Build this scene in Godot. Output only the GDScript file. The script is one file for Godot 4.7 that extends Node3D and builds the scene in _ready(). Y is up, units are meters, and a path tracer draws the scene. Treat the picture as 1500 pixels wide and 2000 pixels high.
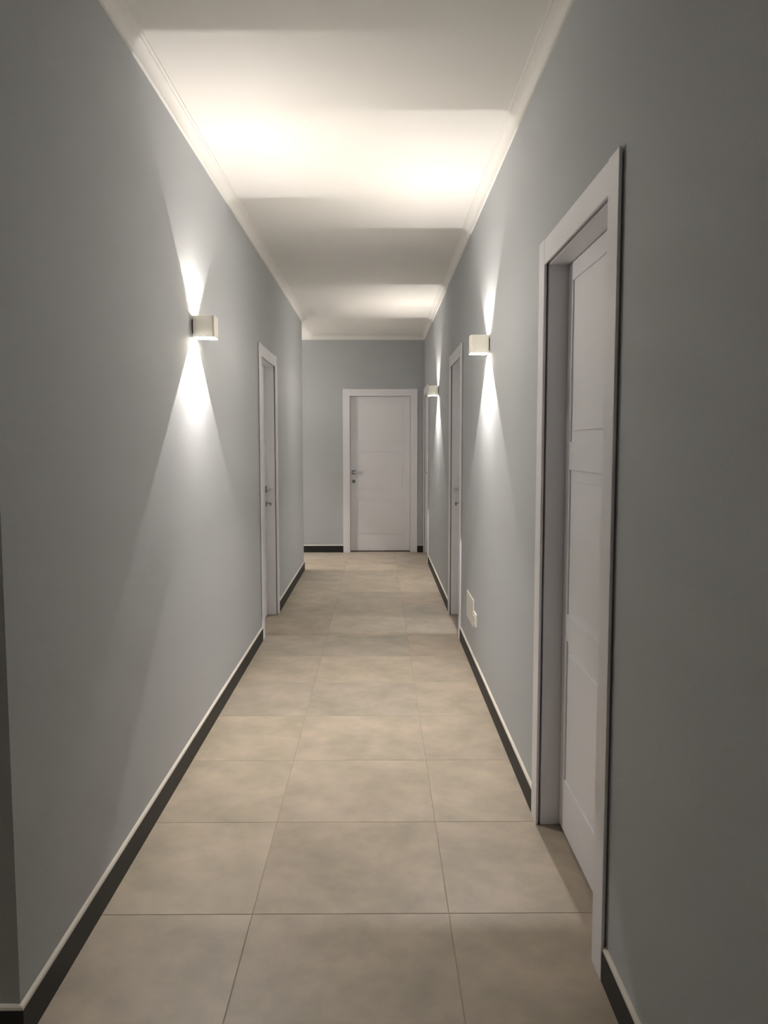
extends Node3D
# A night-lit corridor: grey walls, white ceiling with crown moulding, taupe floor tiles, white doors and cube wall sconces.
# x to the right, y up, the corridor runs towards -z; "depth" below means distance ahead of the camera (-z).

const XL := -0.857       # face of the left wall
const XR := 0.603        # face of the right wall
const Z_NEAR := 1.823    # depth of the near corner of the left wall
const Z_PASS := 9.14     # depth where the left wall ends and the side passage opens
const Z_FAR := 10.635    # depth of the end wall
const CEIL := 2.835
const X_SIDE := -4.6     # left ends of the lobby and of the side passage
const Z_BACK := -2.6     # depth of the wall behind the camera
const WALL := 0.12
const OPEN_W := 0.80     # clear door opening
const OPEN_H := 2.063
const LAMP_UP := 0.34         # energy of the two strips that shine upwards
const LAMP_DOWN := 0.95       # and downwards
const TILT_UP := 72.0       # how far the strips lean apart
const TILT_DOWN := 56.0
const LAMP_SPILL := 0.135     # scattered light that leaves each mouth of the housing
const SPILL_COLOR := Color(1.0, 0.955, 0.88)
const LAMP_COLOR := Color(1.0, 0.968, 0.94)

var M := {}
var rng := RandomNumberGenerator.new()


# ---------------------------------------------------------------- mesh helpers

func new_st() -> SurfaceTool:
	var st := SurfaceTool.new()
	st.begin(Mesh.PRIMITIVE_TRIANGLES)
	return st


func tri(st: SurfaceTool, a: Vector3, b: Vector3, c: Vector3, out: Vector3, shift := Vector2.ZERO) -> void:
	var n := (b - a).cross(c - a)
	if n.length() < 1e-12:
		return
	n = n.normalized()
	if n.dot(out) < 0.0:
		n = -n
		var t := b
		b = c
		c = t
	var k := n.abs()
	for p: Vector3 in [a, c, b]:
		st.set_normal(n)
		if k.y >= k.x and k.y >= k.z:
			st.set_uv(Vector2(p.x, p.z) + shift)
		elif k.x >= k.z:
			st.set_uv(Vector2(p.z, p.y) + shift)
		else:
			st.set_uv(Vector2(p.x, p.y) + shift)
		st.add_vertex(p)


func quad(st: SurfaceTool, a: Vector3, b: Vector3, c: Vector3, d: Vector3, out: Vector3, shift := Vector2.ZERO) -> void:
	tri(st, a, b, c, out, shift)
	tri(st, a, c, d, out, shift)


# A box between two corners with chamfered edges.
func box(st: SurfaceTool, p: Vector3, q: Vector3, bevel := 0.0, shift := Vector2.ZERO) -> void:
	var lo := Vector3(minf(p.x, q.x), minf(p.y, q.y), minf(p.z, q.z))
	var hi := Vector3(maxf(p.x, q.x), maxf(p.y, q.y), maxf(p.z, q.z))
	var c := (lo + hi) / 2.0
	var h := (hi - lo) / 2.0
	var b := minf(bevel, 0.45 * minf(h.x, minf(h.y, h.z)))
	for axis in 3:
		var u := (axis + 1) % 3
		var v := (axis + 2) % 3
		for s: float in [-1.0, 1.0]:
			var ring: Array[Vector3] = []
			for k: Array in [[-1, -1], [1, -1], [1, 1], [-1, 1]]:
				var w := c
				w[axis] += s * h[axis]
				w[u] += k[0] * (h[u] - b)
				w[v] += k[1] * (h[v] - b)
				ring.append(w)
			var out := Vector3.ZERO
			out[axis] = s
			quad(st, ring[0], ring[1], ring[2], ring[3], out, shift)
	if b <= 0.0:
		return
	for axis in 3:
		var u := (axis + 1) % 3
		var v := (axis + 2) % 3
		for su: float in [-1.0, 1.0]:
			for sv: float in [-1.0, 1.0]:
				var e: Array[Vector3] = []
				for k: Array in [[-1, 0], [1, 0], [1, 1], [-1, 1]]:
					var w := c
					w[axis] += k[0] * (h[axis] - b)
					w[u] += su * (h[u] - (b if k[1] == 1 else 0.0))
					w[v] += sv * (h[v] - (0.0 if k[1] == 1 else b))
					e.append(w)
				var out := Vector3.ZERO
				out[u] = su
				out[v] = sv
				quad(st, e[0], e[1], e[2], e[3], out, shift)
	for sx: float in [-1.0, 1.0]:
		for sy: float in [-1.0, 1.0]:
			for sz: float in [-1.0, 1.0]:
				var s := Vector3(sx, sy, sz)
				var k := c + s * h
				tri(st, k - Vector3(0, sy * b, sz * b), k - Vector3(sx * b, 0, sz * b), k - Vector3(sx * b, sy * b, 0), s, shift)


# A profile (out from the wall, height) drawn along a path of (x, depth) points; side turns the path's left normal into the room.
func sweep(st: SurfaceTool, path: Array, side: float, profile: Array) -> void:
	var pts: Array[Vector2] = []
	for p: Vector2 in path:
		pts.append(Vector2(p.x, -p.y))
	var mitre: Array[Vector2] = []
	var norms: Array[Vector2] = []
	for i in pts.size() - 1:
		var d := (pts[i + 1] - pts[i]).normalized()
		norms.append(Vector2(d.y, -d.x) * side)
	for i in pts.size():
		if i == 0:
			mitre.append(norms[0])
		elif i == pts.size() - 1:
			mitre.append(norms[i - 1])
		else:
			var s := norms[i - 1] + norms[i]
			mitre.append(s / (1.0 + norms[i - 1].dot(norms[i])))
	var at := func(i: int, k: int) -> Vector3:
		var w: Vector2 = pts[i] + mitre[i] * profile[k].x
		return Vector3(w.x, profile[k].y, w.y)
	for i in pts.size() - 1:
		for k in profile.size() - 1:
			var d: Vector2 = profile[k + 1] - profile[k]
			var out := Vector3(norms[i].x * -d.y, d.x, norms[i].y * -d.y)
			quad(st, at.call(i, k), at.call(i + 1, k), at.call(i + 1, k + 1), at.call(i, k + 1), out)
	for i: int in [0, pts.size() - 1]:
		var way := pts[1] - pts[0] if i == 0 else pts[i - 1] - pts[i]
		var out := Vector3(-way.x, 0, -way.y)
		var inner := Vector3(pts[i].x, profile[-1].y, pts[i].y)
		var first := Vector3(pts[i].x, profile[0].y, pts[i].y)
		for k in profile.size() - 1:
			tri(st, inner, at.call(i, k), at.call(i, k + 1), out)
		tri(st, inner, first, at.call(i, 0), out)


# A cylinder between two points.
func rod(st: SurfaceTool, a: Vector3, b: Vector3, r: float, n := 14) -> void:
	var d := (b - a).normalized()
	var u := d.cross(Vector3.UP if absf(d.y) < 0.9 else Vector3.RIGHT).normalized()
	var v := d.cross(u)
	for i in n:
		var e := u * cos(TAU * i / n) + v * sin(TAU * i / n)
		var f := u * cos(TAU * (i + 1) / n) + v * sin(TAU * (i + 1) / n)
		quad(st, a + e * r, a + f * r, b + f * r, b + e * r, e + f)
		tri(st, a, a + e * r, a + f * r, -d)
		tri(st, b, b + e * r, b + f * r, d)


func part(called: String, st: SurfaceTool, m: Material, parent: Node3D) -> MeshInstance3D:
	var o := MeshInstance3D.new()
	o.name = called
	o.mesh = st.commit()
	o.material_override = m
	parent.add_child(o, true)
	return o


func thing(called: String, label: String, category: String, group := "", kind := "") -> Node3D:
	var o := Node3D.new()
	o.name = called
	tag(o, label, category, group, kind)
	add_child(o, true)
	return o


func tag(o: Node3D, label: String, category: String, group := "", kind := "") -> void:
	o.set_meta("label", label)
	o.set_meta("category", category)
	if group:
		o.set_meta("group", group)
	if kind:
		o.set_meta("kind", kind)


func structure(called: String, st: SurfaceTool, m: Material, label: String, category: String) -> MeshInstance3D:
	var o := part(called, st, m, self)
	tag(o, label, category, "", "structure")
	return o


func V(x: float, y: float, depth: float) -> Vector3:
	return Vector3(x, y, -depth)


# ---------------------------------------------------------------- materials

func flat_material(c: Color, rough: float, metal := 0.0) -> StandardMaterial3D:
	var m := StandardMaterial3D.new()
	m.albedo_color = c
	m.roughness = rough
	m.metallic = metal
	return m


func noise_image(size: int, freq: float, octaves: int, seed_: int) -> Image:
	var n := FastNoiseLite.new()
	n.seed = seed_
	n.noise_type = FastNoiseLite.TYPE_SIMPLEX_SMOOTH
	n.frequency = freq
	n.fractal_type = FastNoiseLite.FRACTAL_FBM
	n.fractal_octaves = octaves
	n.fractal_gain = 0.55
	return n.get_seamless_image(size, size)


func cement_texture() -> ImageTexture:
	var size := 1024
	var cloud := noise_image(size, 0.0035, 4, 11)
	var blot := noise_image(size, 0.012, 5, 27)
	var grain := noise_image(size, 0.16, 3, 5)
	var im := Image.create(size, size, false, Image.FORMAT_RGB8)
	for y in size:
		for x in size:
			var a := cloud.get_pixel(x, y).r - 0.5
			var b := blot.get_pixel(x, y).r - 0.5
			var g := grain.get_pixel(x, y).r - 0.5
			var k := 1.0 + 0.17 * a + 0.07 * b + 0.04 * g
			im.set_pixel(x, y, Color(k * 0.86, k * 0.86 - 0.012 * a, k * 0.86 - 0.035 * b))
	return ImageTexture.create_from_image(im)


func plaster_normal(freq: float, seed_: int, strength: float) -> ImageTexture:
	var im := noise_image(512, freq, 3, seed_)
	im.convert(Image.FORMAT_RGBA8)
	im.bump_map_to_normal_map(strength)
	return ImageTexture.create_from_image(im)


func make_materials() -> void:
	M.wall = flat_material(Color(0.728, 0.744, 0.760), 0.75)
	M.wall.normal_enabled = true
	M.wall.normal_texture = plaster_normal(0.06, 3, 1.0)
	M.wall.normal_scale = 0.25
	M.wall.uv1_triplanar = true
	M.wall.uv1_world_triplanar = true
	M.wall.uv1_scale = Vector3.ONE * 2.0
	M.ceiling = flat_material(Color(0.95, 0.945, 0.935), 0.9)
	M.crown = flat_material(Color(0.95, 0.945, 0.935), 0.7)
	M.door = flat_material(Color(0.935, 0.935, 0.955), 0.42)
	M.board = flat_material(Color(0.07, 0.077, 0.078), 0.55)
	M.cap = flat_material(Color(0.86, 0.84, 0.80), 0.7)
	M.lamp = flat_material(Color(0.95, 0.935, 0.885), 0.5)
	M.plastic = flat_material(Color(0.90, 0.89, 0.86), 0.35)
	M.dark = flat_material(Color(0.05, 0.05, 0.05), 0.6)
	M.metal = flat_material(Color(0.58, 0.585, 0.60), 0.3, 1.0)
	M.lever = flat_material(Color(0.84, 0.84, 0.85), 0.42, 1.0)
	M.grout = flat_material(Color(0.62, 0.585, 0.52), 0.9)
	M.slab = flat_material(Color(0.45, 0.43, 0.40), 0.95)
	M.led = flat_material(Color(0.9, 0.9, 0.85), 0.5)
	M.led.emission_enabled = true
	M.led.emission = LAMP_COLOR
	M.led.emission_energy_multiplier = 2.0
	M.glow = flat_material(Color(0.95, 0.94, 0.9), 0.5)
	M.glow.emission_enabled = true
	M.glow.emission = SPILL_COLOR
	M.glow.emission_energy_multiplier = 0.3
	var tex := cement_texture()
	M.tiles = []
	for c: Color in [Color(0.785, 0.735, 0.66), Color(0.75, 0.71, 0.645), Color(0.80, 0.75, 0.67), Color(0.76, 0.705, 0.63)]:
		var m := flat_material(c, 0.48)
		m.albedo_texture = tex
		m.uv1_scale = Vector3(0.8, 0.8, 0.8)
		M.tiles.append(m)


# ---------------------------------------------------------------- setting

func _ready() -> void:
	rng.seed = 7
	var camera := Camera3D.new()
	camera.name = "camera"
	camera.position = Vector3(0, 1.428, 0)
	camera.rotation = Vector3(-0.0836, -0.0067, -0.0008)
	camera.fov = rad_to_deg(2.0 * atan(1000.0 / 1572.07))
	camera.near = 0.05
	camera.far = 60.0
	add_child(camera)
	camera.current = true
	var env := Environment.new()
	env.background_mode = Environment.BG_COLOR
	env.background_color = Color.BLACK
	env.tonemap_mode = Environment.TONE_MAPPER_LINEAR
	env.tonemap_exposure = 3.6
	env.sdfgi_enabled = true
	env.ssao_enabled = true
	env.ssil_enabled = true
	var around := WorldEnvironment.new()
	around.name = "environment"
	around.environment = env
	add_child(around)

	make_materials()
	build_floor()
	build_shell()
	build_crown()
	build_baseboards()
	build_doors()
	build_sconces()
	build_plates()


func build_floor() -> void:
	var root := thing("floor", "taupe cement-look floor of large square tiles", "floor", "", "structure")
	var st := new_st()
	box(st, V(X_SIDE - WALL, -0.16, Z_BACK - WALL), V(XR + 0.3, -0.010, Z_FAR + 0.3))
	part("slab", st, M.slab, root)
	var gap := 0.0011
	var joints := new_st()
	var x0 := -0.3868
	var z0 := 2.3477
	var x_end := XR + WALL
	var z_end := Z_FAR + WALL
	for k in range(-9, 15):
		for j in range(-8, 3):
			var xa := x0 + 0.6 * j
			var xb := xa + 0.6
			var za := z0 + 0.6 * k
			var zb := za + 0.6
			if za > z_end or zb < Z_BACK - WALL or xb < X_SIDE - WALL or xa > x_end:
				continue
			if xb < XL - 0.001 and za > Z_NEAR + WALL and zb < Z_PASS - WALL:
				continue
			var a := V(maxf(xa + gap, X_SIDE - WALL), -0.0095, clampf(za + gap, Z_BACK - WALL, z_end))
			var b := V(minf(xb - gap, x_end), 0.0, clampf(zb - gap, Z_BACK - WALL, z_end))
			var t := new_st()
			box(t, a, b, 0.0009, Vector2(rng.randf() * 5.0, rng.randf() * 5.0))
			part("tile", t, M.tiles[rng.randi() % M.tiles.size()], root)
			if zb < z_end:
				box(joints, V(maxf(xa, X_SIDE), -0.0095, zb - gap), V(minf(xb, x_end), -0.0012, zb + gap))
			if xb < x_end:
				box(joints, V(xb - gap, -0.0095, maxf(za + gap, Z_BACK)), V(xb + gap, -0.0012, minf(zb - gap, z_end)))
	part("grout", joints, M.grout, root)


# Boxes of a wall that runs along the depth, with door openings given as [from, to].
func wall_along(st: SurfaceTool, xa: float, xb: float, from: float, to: float, openings: Array) -> void:
	var at := from
	for o: Array in openings:
		box(st, V(xa, 0, at), V(xb, CEIL, o[0]))
		box(st, V(xa, OPEN_H + 0.03, o[0]), V(xb, CEIL, o[1]))
		at = o[1]
	box(st, V(xa, 0, at), V(xb, CEIL, to))


func build_shell() -> void:
	var half := OPEN_W / 2.0 + 0.03
	var st := new_st()
	wall_along(st, XR, XR + WALL, Z_BACK, Z_FAR + WALL, [[2.52 - half, 2.52 + half], [6.29 - half, 6.29 + half], [10.11 - half, 10.11 + half]])
	structure("wall_right", st, M.wall, "grey painted right wall of the corridor with three doorways", "wall")
	st = new_st()
	wall_along(st, XL - WALL, XL, Z_NEAR, Z_PASS, [[6.29 - half, 6.29 + half]])
	structure("wall_left", st, M.wall, "grey painted left wall of the corridor with one doorway", "wall")
	st = new_st()
	box(st, V(X_SIDE - WALL, 0, Z_NEAR), V(XL - WALL, CEIL, Z_NEAR + WALL))
	structure("wall_left_front", st, M.wall, "dark grey wall face at the left picture edge, round the near corner", "wall")
	st = new_st()
	box(st, V(X_SIDE - WALL, 0, Z_PASS - WALL), V(XL - WALL, CEIL, Z_PASS))
	structure("wall_passage", st, M.wall, "grey side passage wall hidden behind the end of the left wall", "wall")
	st = new_st()
	var cx := 0.0215
	box(st, V(X_SIDE - WALL, 0, Z_FAR), V(cx - half, CEIL, Z_FAR + WALL))
	box(st, V(cx - half, OPEN_H + 0.03, Z_FAR), V(cx + half, CEIL, Z_FAR + WALL))
	box(st, V(cx + half, 0, Z_FAR), V(XR, CEIL, Z_FAR + WALL))
	structure("wall_far", st, M.wall, "blue-grey end wall of the corridor around the facing white door", "wall")
	st = new_st()
	box(st, V(X_SIDE - WALL, 0, Z_PASS), V(X_SIDE, CEIL, Z_FAR))
	structure("wall_passage_end", st, M.wall, "grey wall closing the side passage on the left", "wall")
	st = new_st()
	box(st, V(X_SIDE - WALL, 0, Z_BACK), V(X_SIDE, CEIL, Z_NEAR))
	structure("wall_lobby_left", st, M.wall, "grey left wall of the lobby beside the corridor mouth", "wall")
	st = new_st()
	box(st, V(X_SIDE - WALL, 0, Z_BACK - WALL), V(XR + WALL, CEIL, Z_BACK))
	structure("wall_back", st, M.wall, "grey lobby wall behind the viewer", "wall")
	st = new_st()
	box(st, V(X_SIDE - WALL, CEIL, Z_BACK - WALL), V(XR + 0.3, CEIL + 0.15, Z_FAR + 0.3))
	structure("ceiling", st, M.ceiling, "white plastered corridor ceiling striped by sconce light", "ceiling")


func build_crown() -> void:
	var profile: Array[Vector2] = [Vector2(0.054, 0), Vector2(0.054, -0.006), Vector2(0.053, -0.007), Vector2(0.043, -0.007), Vector2(0.042, -0.012)]
	for i in range(1, 6):   # a shallow cove
		var t := i / 6.0
		profile.append(Vector2(0.042 - 0.030 * t - 0.004 * sin(PI * t), -0.012 - 0.027 * t + 0.004 * sin(PI * t)))
	profile.append_array([Vector2(0.012, -0.039), Vector2(0.012, -0.044), Vector2(0.010, -0.048), Vector2(0.008, -0.049), Vector2(0, -0.049)])
	for k in profile.size():
		profile[k].y += CEIL
	var st := new_st()
	sweep(st, [Vector2(X_SIDE, Z_FAR), Vector2(XR, Z_FAR), Vector2(XR, Z_BACK)], -1.0, profile)
	structure("trim_1", st, M.crown, "white crown moulding over the right wall and the end wall", "crown moulding")
	st = new_st()
	sweep(st, [Vector2(X_SIDE, Z_NEAR), Vector2(XL, Z_NEAR), Vector2(XL, Z_PASS), Vector2(X_SIDE, Z_PASS)], -1.0, profile)
	structure("trim_2", st, M.crown, "white crown moulding over the left wall", "crown moulding")


func baseboard(called: String, label: String, runs: Array) -> void:
	var root := thing(called, label, "baseboard", "", "structure")
	for run: Array in runs:
		var st := new_st()
		sweep(st, run, -1.0, [Vector2(0, 0.0885), Vector2(0.0105, 0.0885), Vector2(0.0115, 0.0875), Vector2(0.0115, 0.0)])
		part("skirting_board", st, M.board, root)
		st = new_st()
		sweep(st, run, -1.0, [Vector2(0, 0.0985), Vector2(0.005, 0.0975), Vector2(0.009, 0.0945), Vector2(0.0105, 0.0885)])
		part("cap", st, M.cap, root).set_meta("label", "off-white cap strip")


func build_baseboards() -> void:
	baseboard("baseboard_right", "black baseboard with pale cap along the right wall", [
		[Vector2(XR, 2.03), Vector2(XR, Z_BACK)],
		[Vector2(XR, 5.80), Vector2(XR, 3.01)],
		[Vector2(XR, 9.62), Vector2(XR, 6.78)]])
	baseboard("baseboard_left", "black baseboard with pale cap along the left wall", [
		[Vector2(X_SIDE, Z_NEAR), Vector2(XL, Z_NEAR), Vector2(XL, 5.80)],
		[Vector2(XL, 6.78), Vector2(XL, Z_PASS), Vector2(X_SIDE, Z_PASS)]])
	baseboard("baseboard_far", "black baseboard with pale cap along the end wall beside the facing door", [
		[Vector2(X_SIDE, Z_FAR), Vector2(-0.4685, Z_FAR)],
		[Vector2(0.5115, Z_FAR), Vector2(XR, Z_FAR)]])


# ---------------------------------------------------------------- doors

# Local axes: x across, y up, z out of the wall. handle_side: -1 or 1 along x.
func build_door(n: int, at: Vector3, turn: float, handle_side: float, key: bool, label: String, lever := true) -> void:
	var root := thing("door_%d" % n, label, "door", "white panelled corridor doors", "structure")
	root.position = at
	root.rotation.y = turn
	var hw := OPEN_W / 2.0
	var out_h := 2.155
	# casing: thin boards standing a little off the wall on a set-back core
	for s: float in [-1.0, 1.0]:
		var st := new_st()
		box(st, Vector3(s * (hw - 0.002), 0, 0.0055), Vector3(s * (hw + 0.09), out_h, 0.0135), 0.0012)
		box(st, Vector3(s * (hw + 0.014), 0, 0.0), Vector3(s * (hw + 0.078), out_h - 0.012, 0.0055))
		part("casing", st, M.door, root)
	var st := new_st()
	box(st, Vector3(-hw + 0.0025, OPEN_H + 0.002, 0.005), Vector3(hw - 0.0025, out_h - 0.003, 0.0128), 0.0012)
	box(st, Vector3(-hw, OPEN_H + 0.016, 0.0), Vector3(hw, out_h - 0.015, 0.005))
	part("casing", st, M.door, root)
	# jambs line the opening
	for s: float in [-1.0, 1.0]:
		st = new_st()
		box(st, Vector3(s * hw, 0, -0.004), Vector3(s * (hw + 0.03), OPEN_H + 0.03, -WALL), 0.0012)
		part("jamb", st, M.door, root)
	st = new_st()
	box(st, Vector3(-hw, OPEN_H, -0.004), Vector3(hw, OPEN_H + 0.03, -WALL), 0.0012)
	part("jamb", st, M.door, root)
	# leaf: slab, stiles and rails, with raised fields in sunk channels
	var f := -0.074
	var sink := 0.006
	var lw := hw - 0.003
	var top := OPEN_H - 0.003
	var foot := 0.012
	var ox := 0.333
	var ix := 0.294
	var panels := [[1.437, 1.997], [0.818, 1.338], [0.204, 0.722]]
	st = new_st()
	box(st, Vector3(-lw, foot, f - 0.044), Vector3(lw, top, f - sink))
	for s: float in [-1.0, 1.0]:
		box(st, Vector3(s * ox, foot, f - sink), Vector3(s * lw, top, f), 0.0015)
	var low := foot
	for k in [2, 1, 0]:
		box(st, Vector3(-ox, low, f - sink), Vector3(ox, panels[k][0], f), 0.0015)
		low = panels[k][1]
	box(st, Vector3(-ox, low, f - sink), Vector3(ox, top, f), 0.0015)
	var leaf := part("leaf", st, M.door, root)
	for p: Array in panels:
		var q := new_st()
		box(q, Vector3(-ix, p[0] + 0.039, f - sink), Vector3(ix, p[1] - 0.039, f - 0.0002), 0.0018)
		part("panel", q, M.door, leaf)
	# handle and lock
	var hx := handle_side * (lw - 0.045)
	st = new_st()
	box(st, Vector3(hx - 0.026, 1.035, f), Vector3(hx + 0.026, 1.087, f + 0.008), 0.0015)
	var rose := part("handle", st, M.metal, root)
	rose.set_meta("label", "satin metal lever handle on a square rosette")
	if not lever:
		rose.name = "knob_rosette"
		rose.set_meta("label", "square satin metal rosette")
	st = new_st()
	rod(st, Vector3(hx, 1.061, f + 0.008), Vector3(hx, 1.061, f + 0.048), 0.009)
	box(st, Vector3(hx + handle_side * 0.010, 1.051, f + 0.044), Vector3(hx - handle_side * (0.120 if lever else 0.010), 1.071, f + 0.056), 0.002)
	part("lever", st, M.lever, rose)
	st = new_st()
	box(st, Vector3(hx - 0.021, 0.919, f), Vector3(hx + 0.021, 0.961, f + 0.007), 0.0015)
	var lock := part("lock_plate", st, M.metal, root)
	lock.set_meta("label", "square satin metal lock plate")
	if key:
		st = new_st()
		rod(st, Vector3(hx, 0.946, f + 0.007), Vector3(hx, 0.946, f + 0.036), 0.004, 10)
		box(st, Vector3(hx - 0.003, 0.926, f + 0.030), Vector3(hx + 0.003, 0.952, f + 0.044), 0.001)
		part("key", st, M.metal, lock)
	else:
		st = new_st()
		rod(st, Vector3(hx, 0.945, f + 0.007), Vector3(hx, 0.945, f + 0.0075), 0.0055, 12)
		box(st, Vector3(hx - 0.0028, 0.928, f + 0.007), Vector3(hx + 0.0028, 0.945, f + 0.0075))
		part("keyhole", st, M.dark, lock)


func build_doors() -> void:
	build_door(1, V(XR, 0, 2.52), -PI / 2, 1.0, false, "white panelled door deep in its frame, nearest on the right wall", false)
	build_door(2, V(XR, 0, 6.29), -PI / 2, -1.0, true, "white door on the right wall between the two right-hand sconces")
	build_door(3, V(XR, 0, 10.11), -PI / 2, -1.0, false, "white door seen edge-on on the right wall, in the far corner past the farthest sconce")
	build_door(4, V(XL, 0, 6.29), PI / 2, 1.0, true, "white door on the left wall, the only one there")
	build_door(5, V(0.0215, 0, Z_FAR), 0.0, -1.0, false, "white panelled door facing the viewer in the end wall")


# ---------------------------------------------------------------- sconces

# Local axes: origin on the wall at the lamp's centre, z out of the wall.
func make_sconce() -> Node3D:
	var root := Node3D.new()
	root.name = "wall_sconce"
	var h := 0.049
	var zb := 0.006
	var zf := 0.104
	var t := 0.0035
	var r := 0.010
	# square tube with rounded front edges, open at top and bottom
	var outer: Array[Vector2] = [Vector2(-h, zb)]
	var inner: Array[Vector2] = [Vector2(-h + t, zb + t)]
	for k in 7:
		var a := PI - PI / 2 * k / 6.0
		outer.append(Vector2(-h + r, zf - r) + Vector2(cos(a), sin(a)) * r)
		inner.append(Vector2(-h + r, zf - r) + Vector2(cos(a), sin(a)) * (r - t))
	for k in 7:
		var a := PI / 2 - PI / 2 * k / 6.0
		outer.append(Vector2(h - r, zf - r) + Vector2(cos(a), sin(a)) * r)
		inner.append(Vector2(h - r, zf - r) + Vector2(cos(a), sin(a)) * (r - t))
	outer.append(Vector2(h, zb))
	inner.append(Vector2(h - t, zb + t))
	var st := new_st()
	var c := Vector2(0, (zb + zf) / 2)
	for k in outer.size():
		var n := (k + 1) % outer.size()
		var e := (outer[n] - outer[k]).orthogonal()
		if e.dot(outer[k] - c) < 0:
			e = -e
		var out := Vector3(e.x, 0, e.y)
		var o1 := Vector3(outer[k].x, 0, outer[k].y)
		var o2 := Vector3(outer[n].x, 0, outer[n].y)
		var i1 := Vector3(inner[k].x, 0, inner[k].y)
		var i2 := Vector3(inner[n].x, 0, inner[n].y)
		var up := Vector3(0, h, 0)
		quad(st, o1 - up, o2 - up, o2 + up, o1 + up, out)
		quad(st, i1 - up, i2 - up, i2 + up, i1 + up, -out)
		quad(st, o1 + up, o2 + up, i2 + up, i1 + up, Vector3.UP)
		quad(st, o1 - up, o2 - up, i2 - up, i1 - up, Vector3.DOWN)
	part("housing", st, M.lamp, root)
	st = new_st()
	box(st, Vector3(-0.040, -0.032, 0.0), Vector3(0.040, 0.032, zb))
	part("mounting_plate", st, M.dark, root).set_meta("label", "black mounting plate in the gap behind the housing")
	st = new_st()
	box(st, Vector3(-h + t, -0.006, zb + t), Vector3(h - t, 0.006, zf - t))
	part("lamp_carrier", st, M.lamp, root)
	for s: float in [1.0, -1.0]:
		# a low ridge with one LED strip on each flank: a wide, even beam that the housing cuts straight
		for side: float in [-1.0, 1.0]:
			var tilt := deg_to_rad(TILT_UP if s > 0 else TILT_DOWN) * side
			var out := Vector3(sin(tilt), s * cos(tilt), 0)
			var along := Vector3(cos(tilt), -s * sin(tilt), 0) * 0.0015
			var mid := Vector3(side * 0.0005, s * 0.0085, 0) + out * 0.0012
			var a := mid + along
			var b := mid - along
			var back := -out * 0.0008
			var z0 := Vector3(0, 0, 0.040)
			var z1 := Vector3(0, 0, 0.086)
			st = new_st()
			quad(st, a + z0, b + z0, b + z1, a + z1, out)
			quad(st, a + z0 + back, b + z0 + back, b + z1 + back, a + z1 + back, -out)
			quad(st, a + z0, a + z1, a + z1 + back, a + z0 + back, along)
			quad(st, b + z0, b + z1, b + z1 + back, b + z0 + back, -along)
			quad(st, a + z0, b + z0, b + z0 + back, a + z0 + back, Vector3(0, 0, -1))
			quad(st, a + z1, b + z1, b + z1 + back, a + z1 + back, Vector3(0, 0, 1))
			part("led_strip", st, M.led, root)
			var l := AreaLight3D.new()
			l.name = "led_light"
			l.area_size = Vector2(0.0014, 0.046)
			l.area_normalize_energy = true
			l.light_color = LAMP_COLOR
			l.light_energy = (LAMP_UP if s > 0 else LAMP_DOWN) / 2.0
			l.area_range = 14.0
			l.area_attenuation = 2.0
			l.shadow_enabled = true
			l.transform = Transform3D(Basis(Vector3(0, 0, 1).cross(-out).normalized(), Vector3(0, 0, 1), -out), mid + out * 0.0006 + Vector3(0, 0, 0.063))
			root.add_child(l, true)
	for s: float in [1.0, -1.0]:
		# the white inside of the housing scatters part of the light softly out of both mouths
		for side: float in [-1.0, 1.0]:
			st = new_st()
			box(st, Vector3(side * (h - t), s * 0.008, zb + t + 0.004), Vector3(side * (h - t - 0.0008), s * (h - 0.003), zf - r - 0.002))
			part("light_reflector", st, M.glow, root)
		var l := AreaLight3D.new()
		l.name = "spill_light"
		l.area_size = Vector2(0.086, 0.014)
		l.area_normalize_energy = true
		l.light_color = SPILL_COLOR
		l.light_energy = LAMP_SPILL
		l.area_range = 14.0
		l.area_attenuation = 2.0
		l.shadow_enabled = true
		l.position = Vector3(0, s * (h + 0.007), 0.060)
		l.rotation = Vector3(deg_to_rad(18.0) * s, PI, 0)   # off the back of the housing, out into the corridor
		root.add_child(l, true)
	return root


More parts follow.
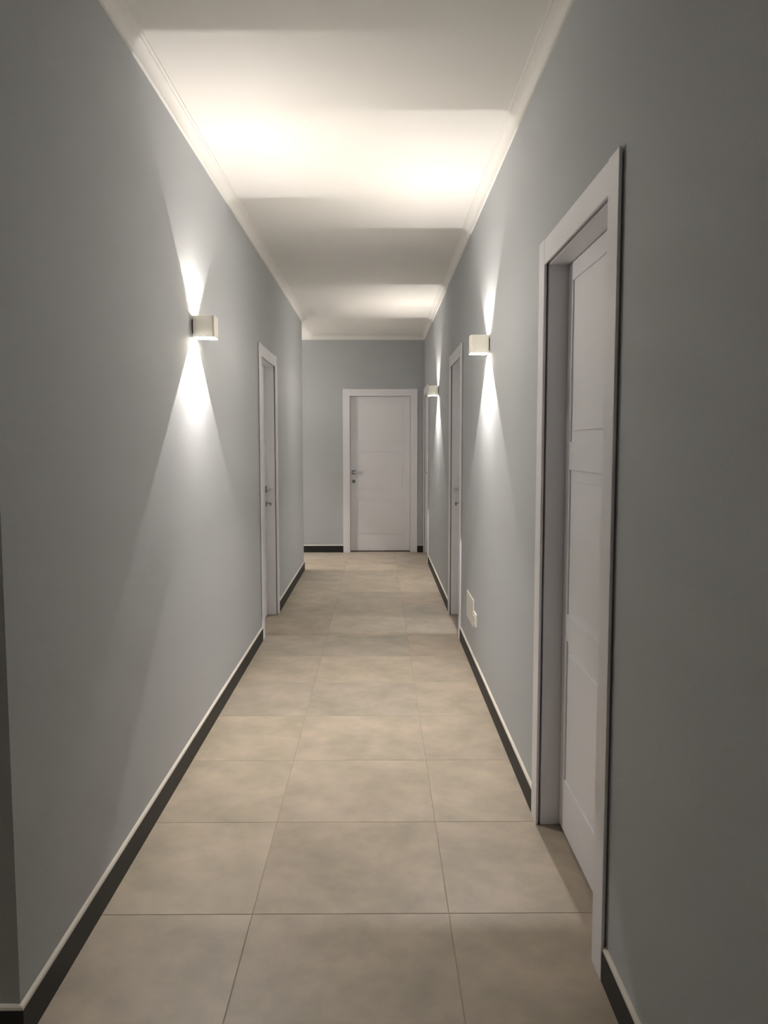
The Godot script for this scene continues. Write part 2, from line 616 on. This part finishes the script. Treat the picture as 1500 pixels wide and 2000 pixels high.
func build_sconces() -> void:
	var group := "cube up-and-down wall sconces"
	var spots := [
		[V(XL, 1.970, 3.805), PI / 2, "cream cube sconce on the left wall, lighting up and down"],
		[V(XR, 1.970, 4.455), -PI / 2, "cream cube sconce on the right wall just this side of the middle door"],
		[V(XR, 1.967, 8.175), -PI / 2, "small distant cream cube sconce on the right wall, beyond the middle door"],
		[V(-1.79, 1.970, Z_FAR), 0.0, "cream cube sconce in the side passage, on the end wall left of the facing door"],
		[V(-1.98, 1.970, Z_PASS), PI, "cream cube sconce in the side passage, on the wall opposite the end wall"],
		[V(-2.90, 1.970, Z_NEAR), 0.0, "cream cube sconce in the lobby, on the wall face left of the corridor mouth"],
	]
	var first := make_sconce()
	for i in spots.size():
		var o: Node3D = first if i == 0 else first.duplicate()
		o.name = "wall_sconce" if i == 0 else "wall_sconce_%03d" % i
		add_child(o, true)
		o.position = spots[i][0]
		o.rotation.y = spots[i][1]
		tag(o, spots[i][2], "wall lamp", group)


# ---------------------------------------------------------------- plates low on the right wall

func build_plates() -> void:
	var root := thing("blank_cover_plate", "wide cream blank cover plate low on the right wall beside the socket", "wall plate")
	root.position = V(XR, 0.36, 5.20)
	root.rotation.y = -PI / 2
	var st := new_st()
	box(st, Vector3(-0.185, -0.087, 0), Vector3(0.185, 0.087, 0.007), 0.003)
	part("cover", st, M.plastic, root)
	for s: float in [-1.0, 1.0]:
		st = new_st()
		rod(st, Vector3(s * 0.165, 0, 0.0065), Vector3(s * 0.165, 0, 0.0078), 0.005, 12)
		part("screw", st, M.plastic, root)
	root = thing("wall_socket", "small cream power socket low on the right wall, just nearer than the wide blank plate", "socket")
	root.position = V(XR, 0.347, 4.925)
	root.rotation.y = -PI / 2
	st = new_st()
	box(st, Vector3(-0.060, -0.040, 0), Vector3(0.060, 0.040, 0.011), 0.004)
	part("frame", st, M.plastic, root)
	for k in 3:
		var x := -0.0225 + 0.0225 * k
		st = new_st()
		box(st, Vector3(x - 0.0108, -0.0225, 0.011), Vector3(x + 0.0108, 0.0225, 0.0135), 0.001)
		var module := part("module", st, M.plastic, root)
		st = new_st()
		for s: float in [-1.0, 0.0, 1.0]:
			rod(st, Vector3(x, s * 0.0095, 0.0135), Vector3(x, s * 0.0095, 0.0138), 0.0026, 10)
		part("pin_hole", st, M.dark, module)
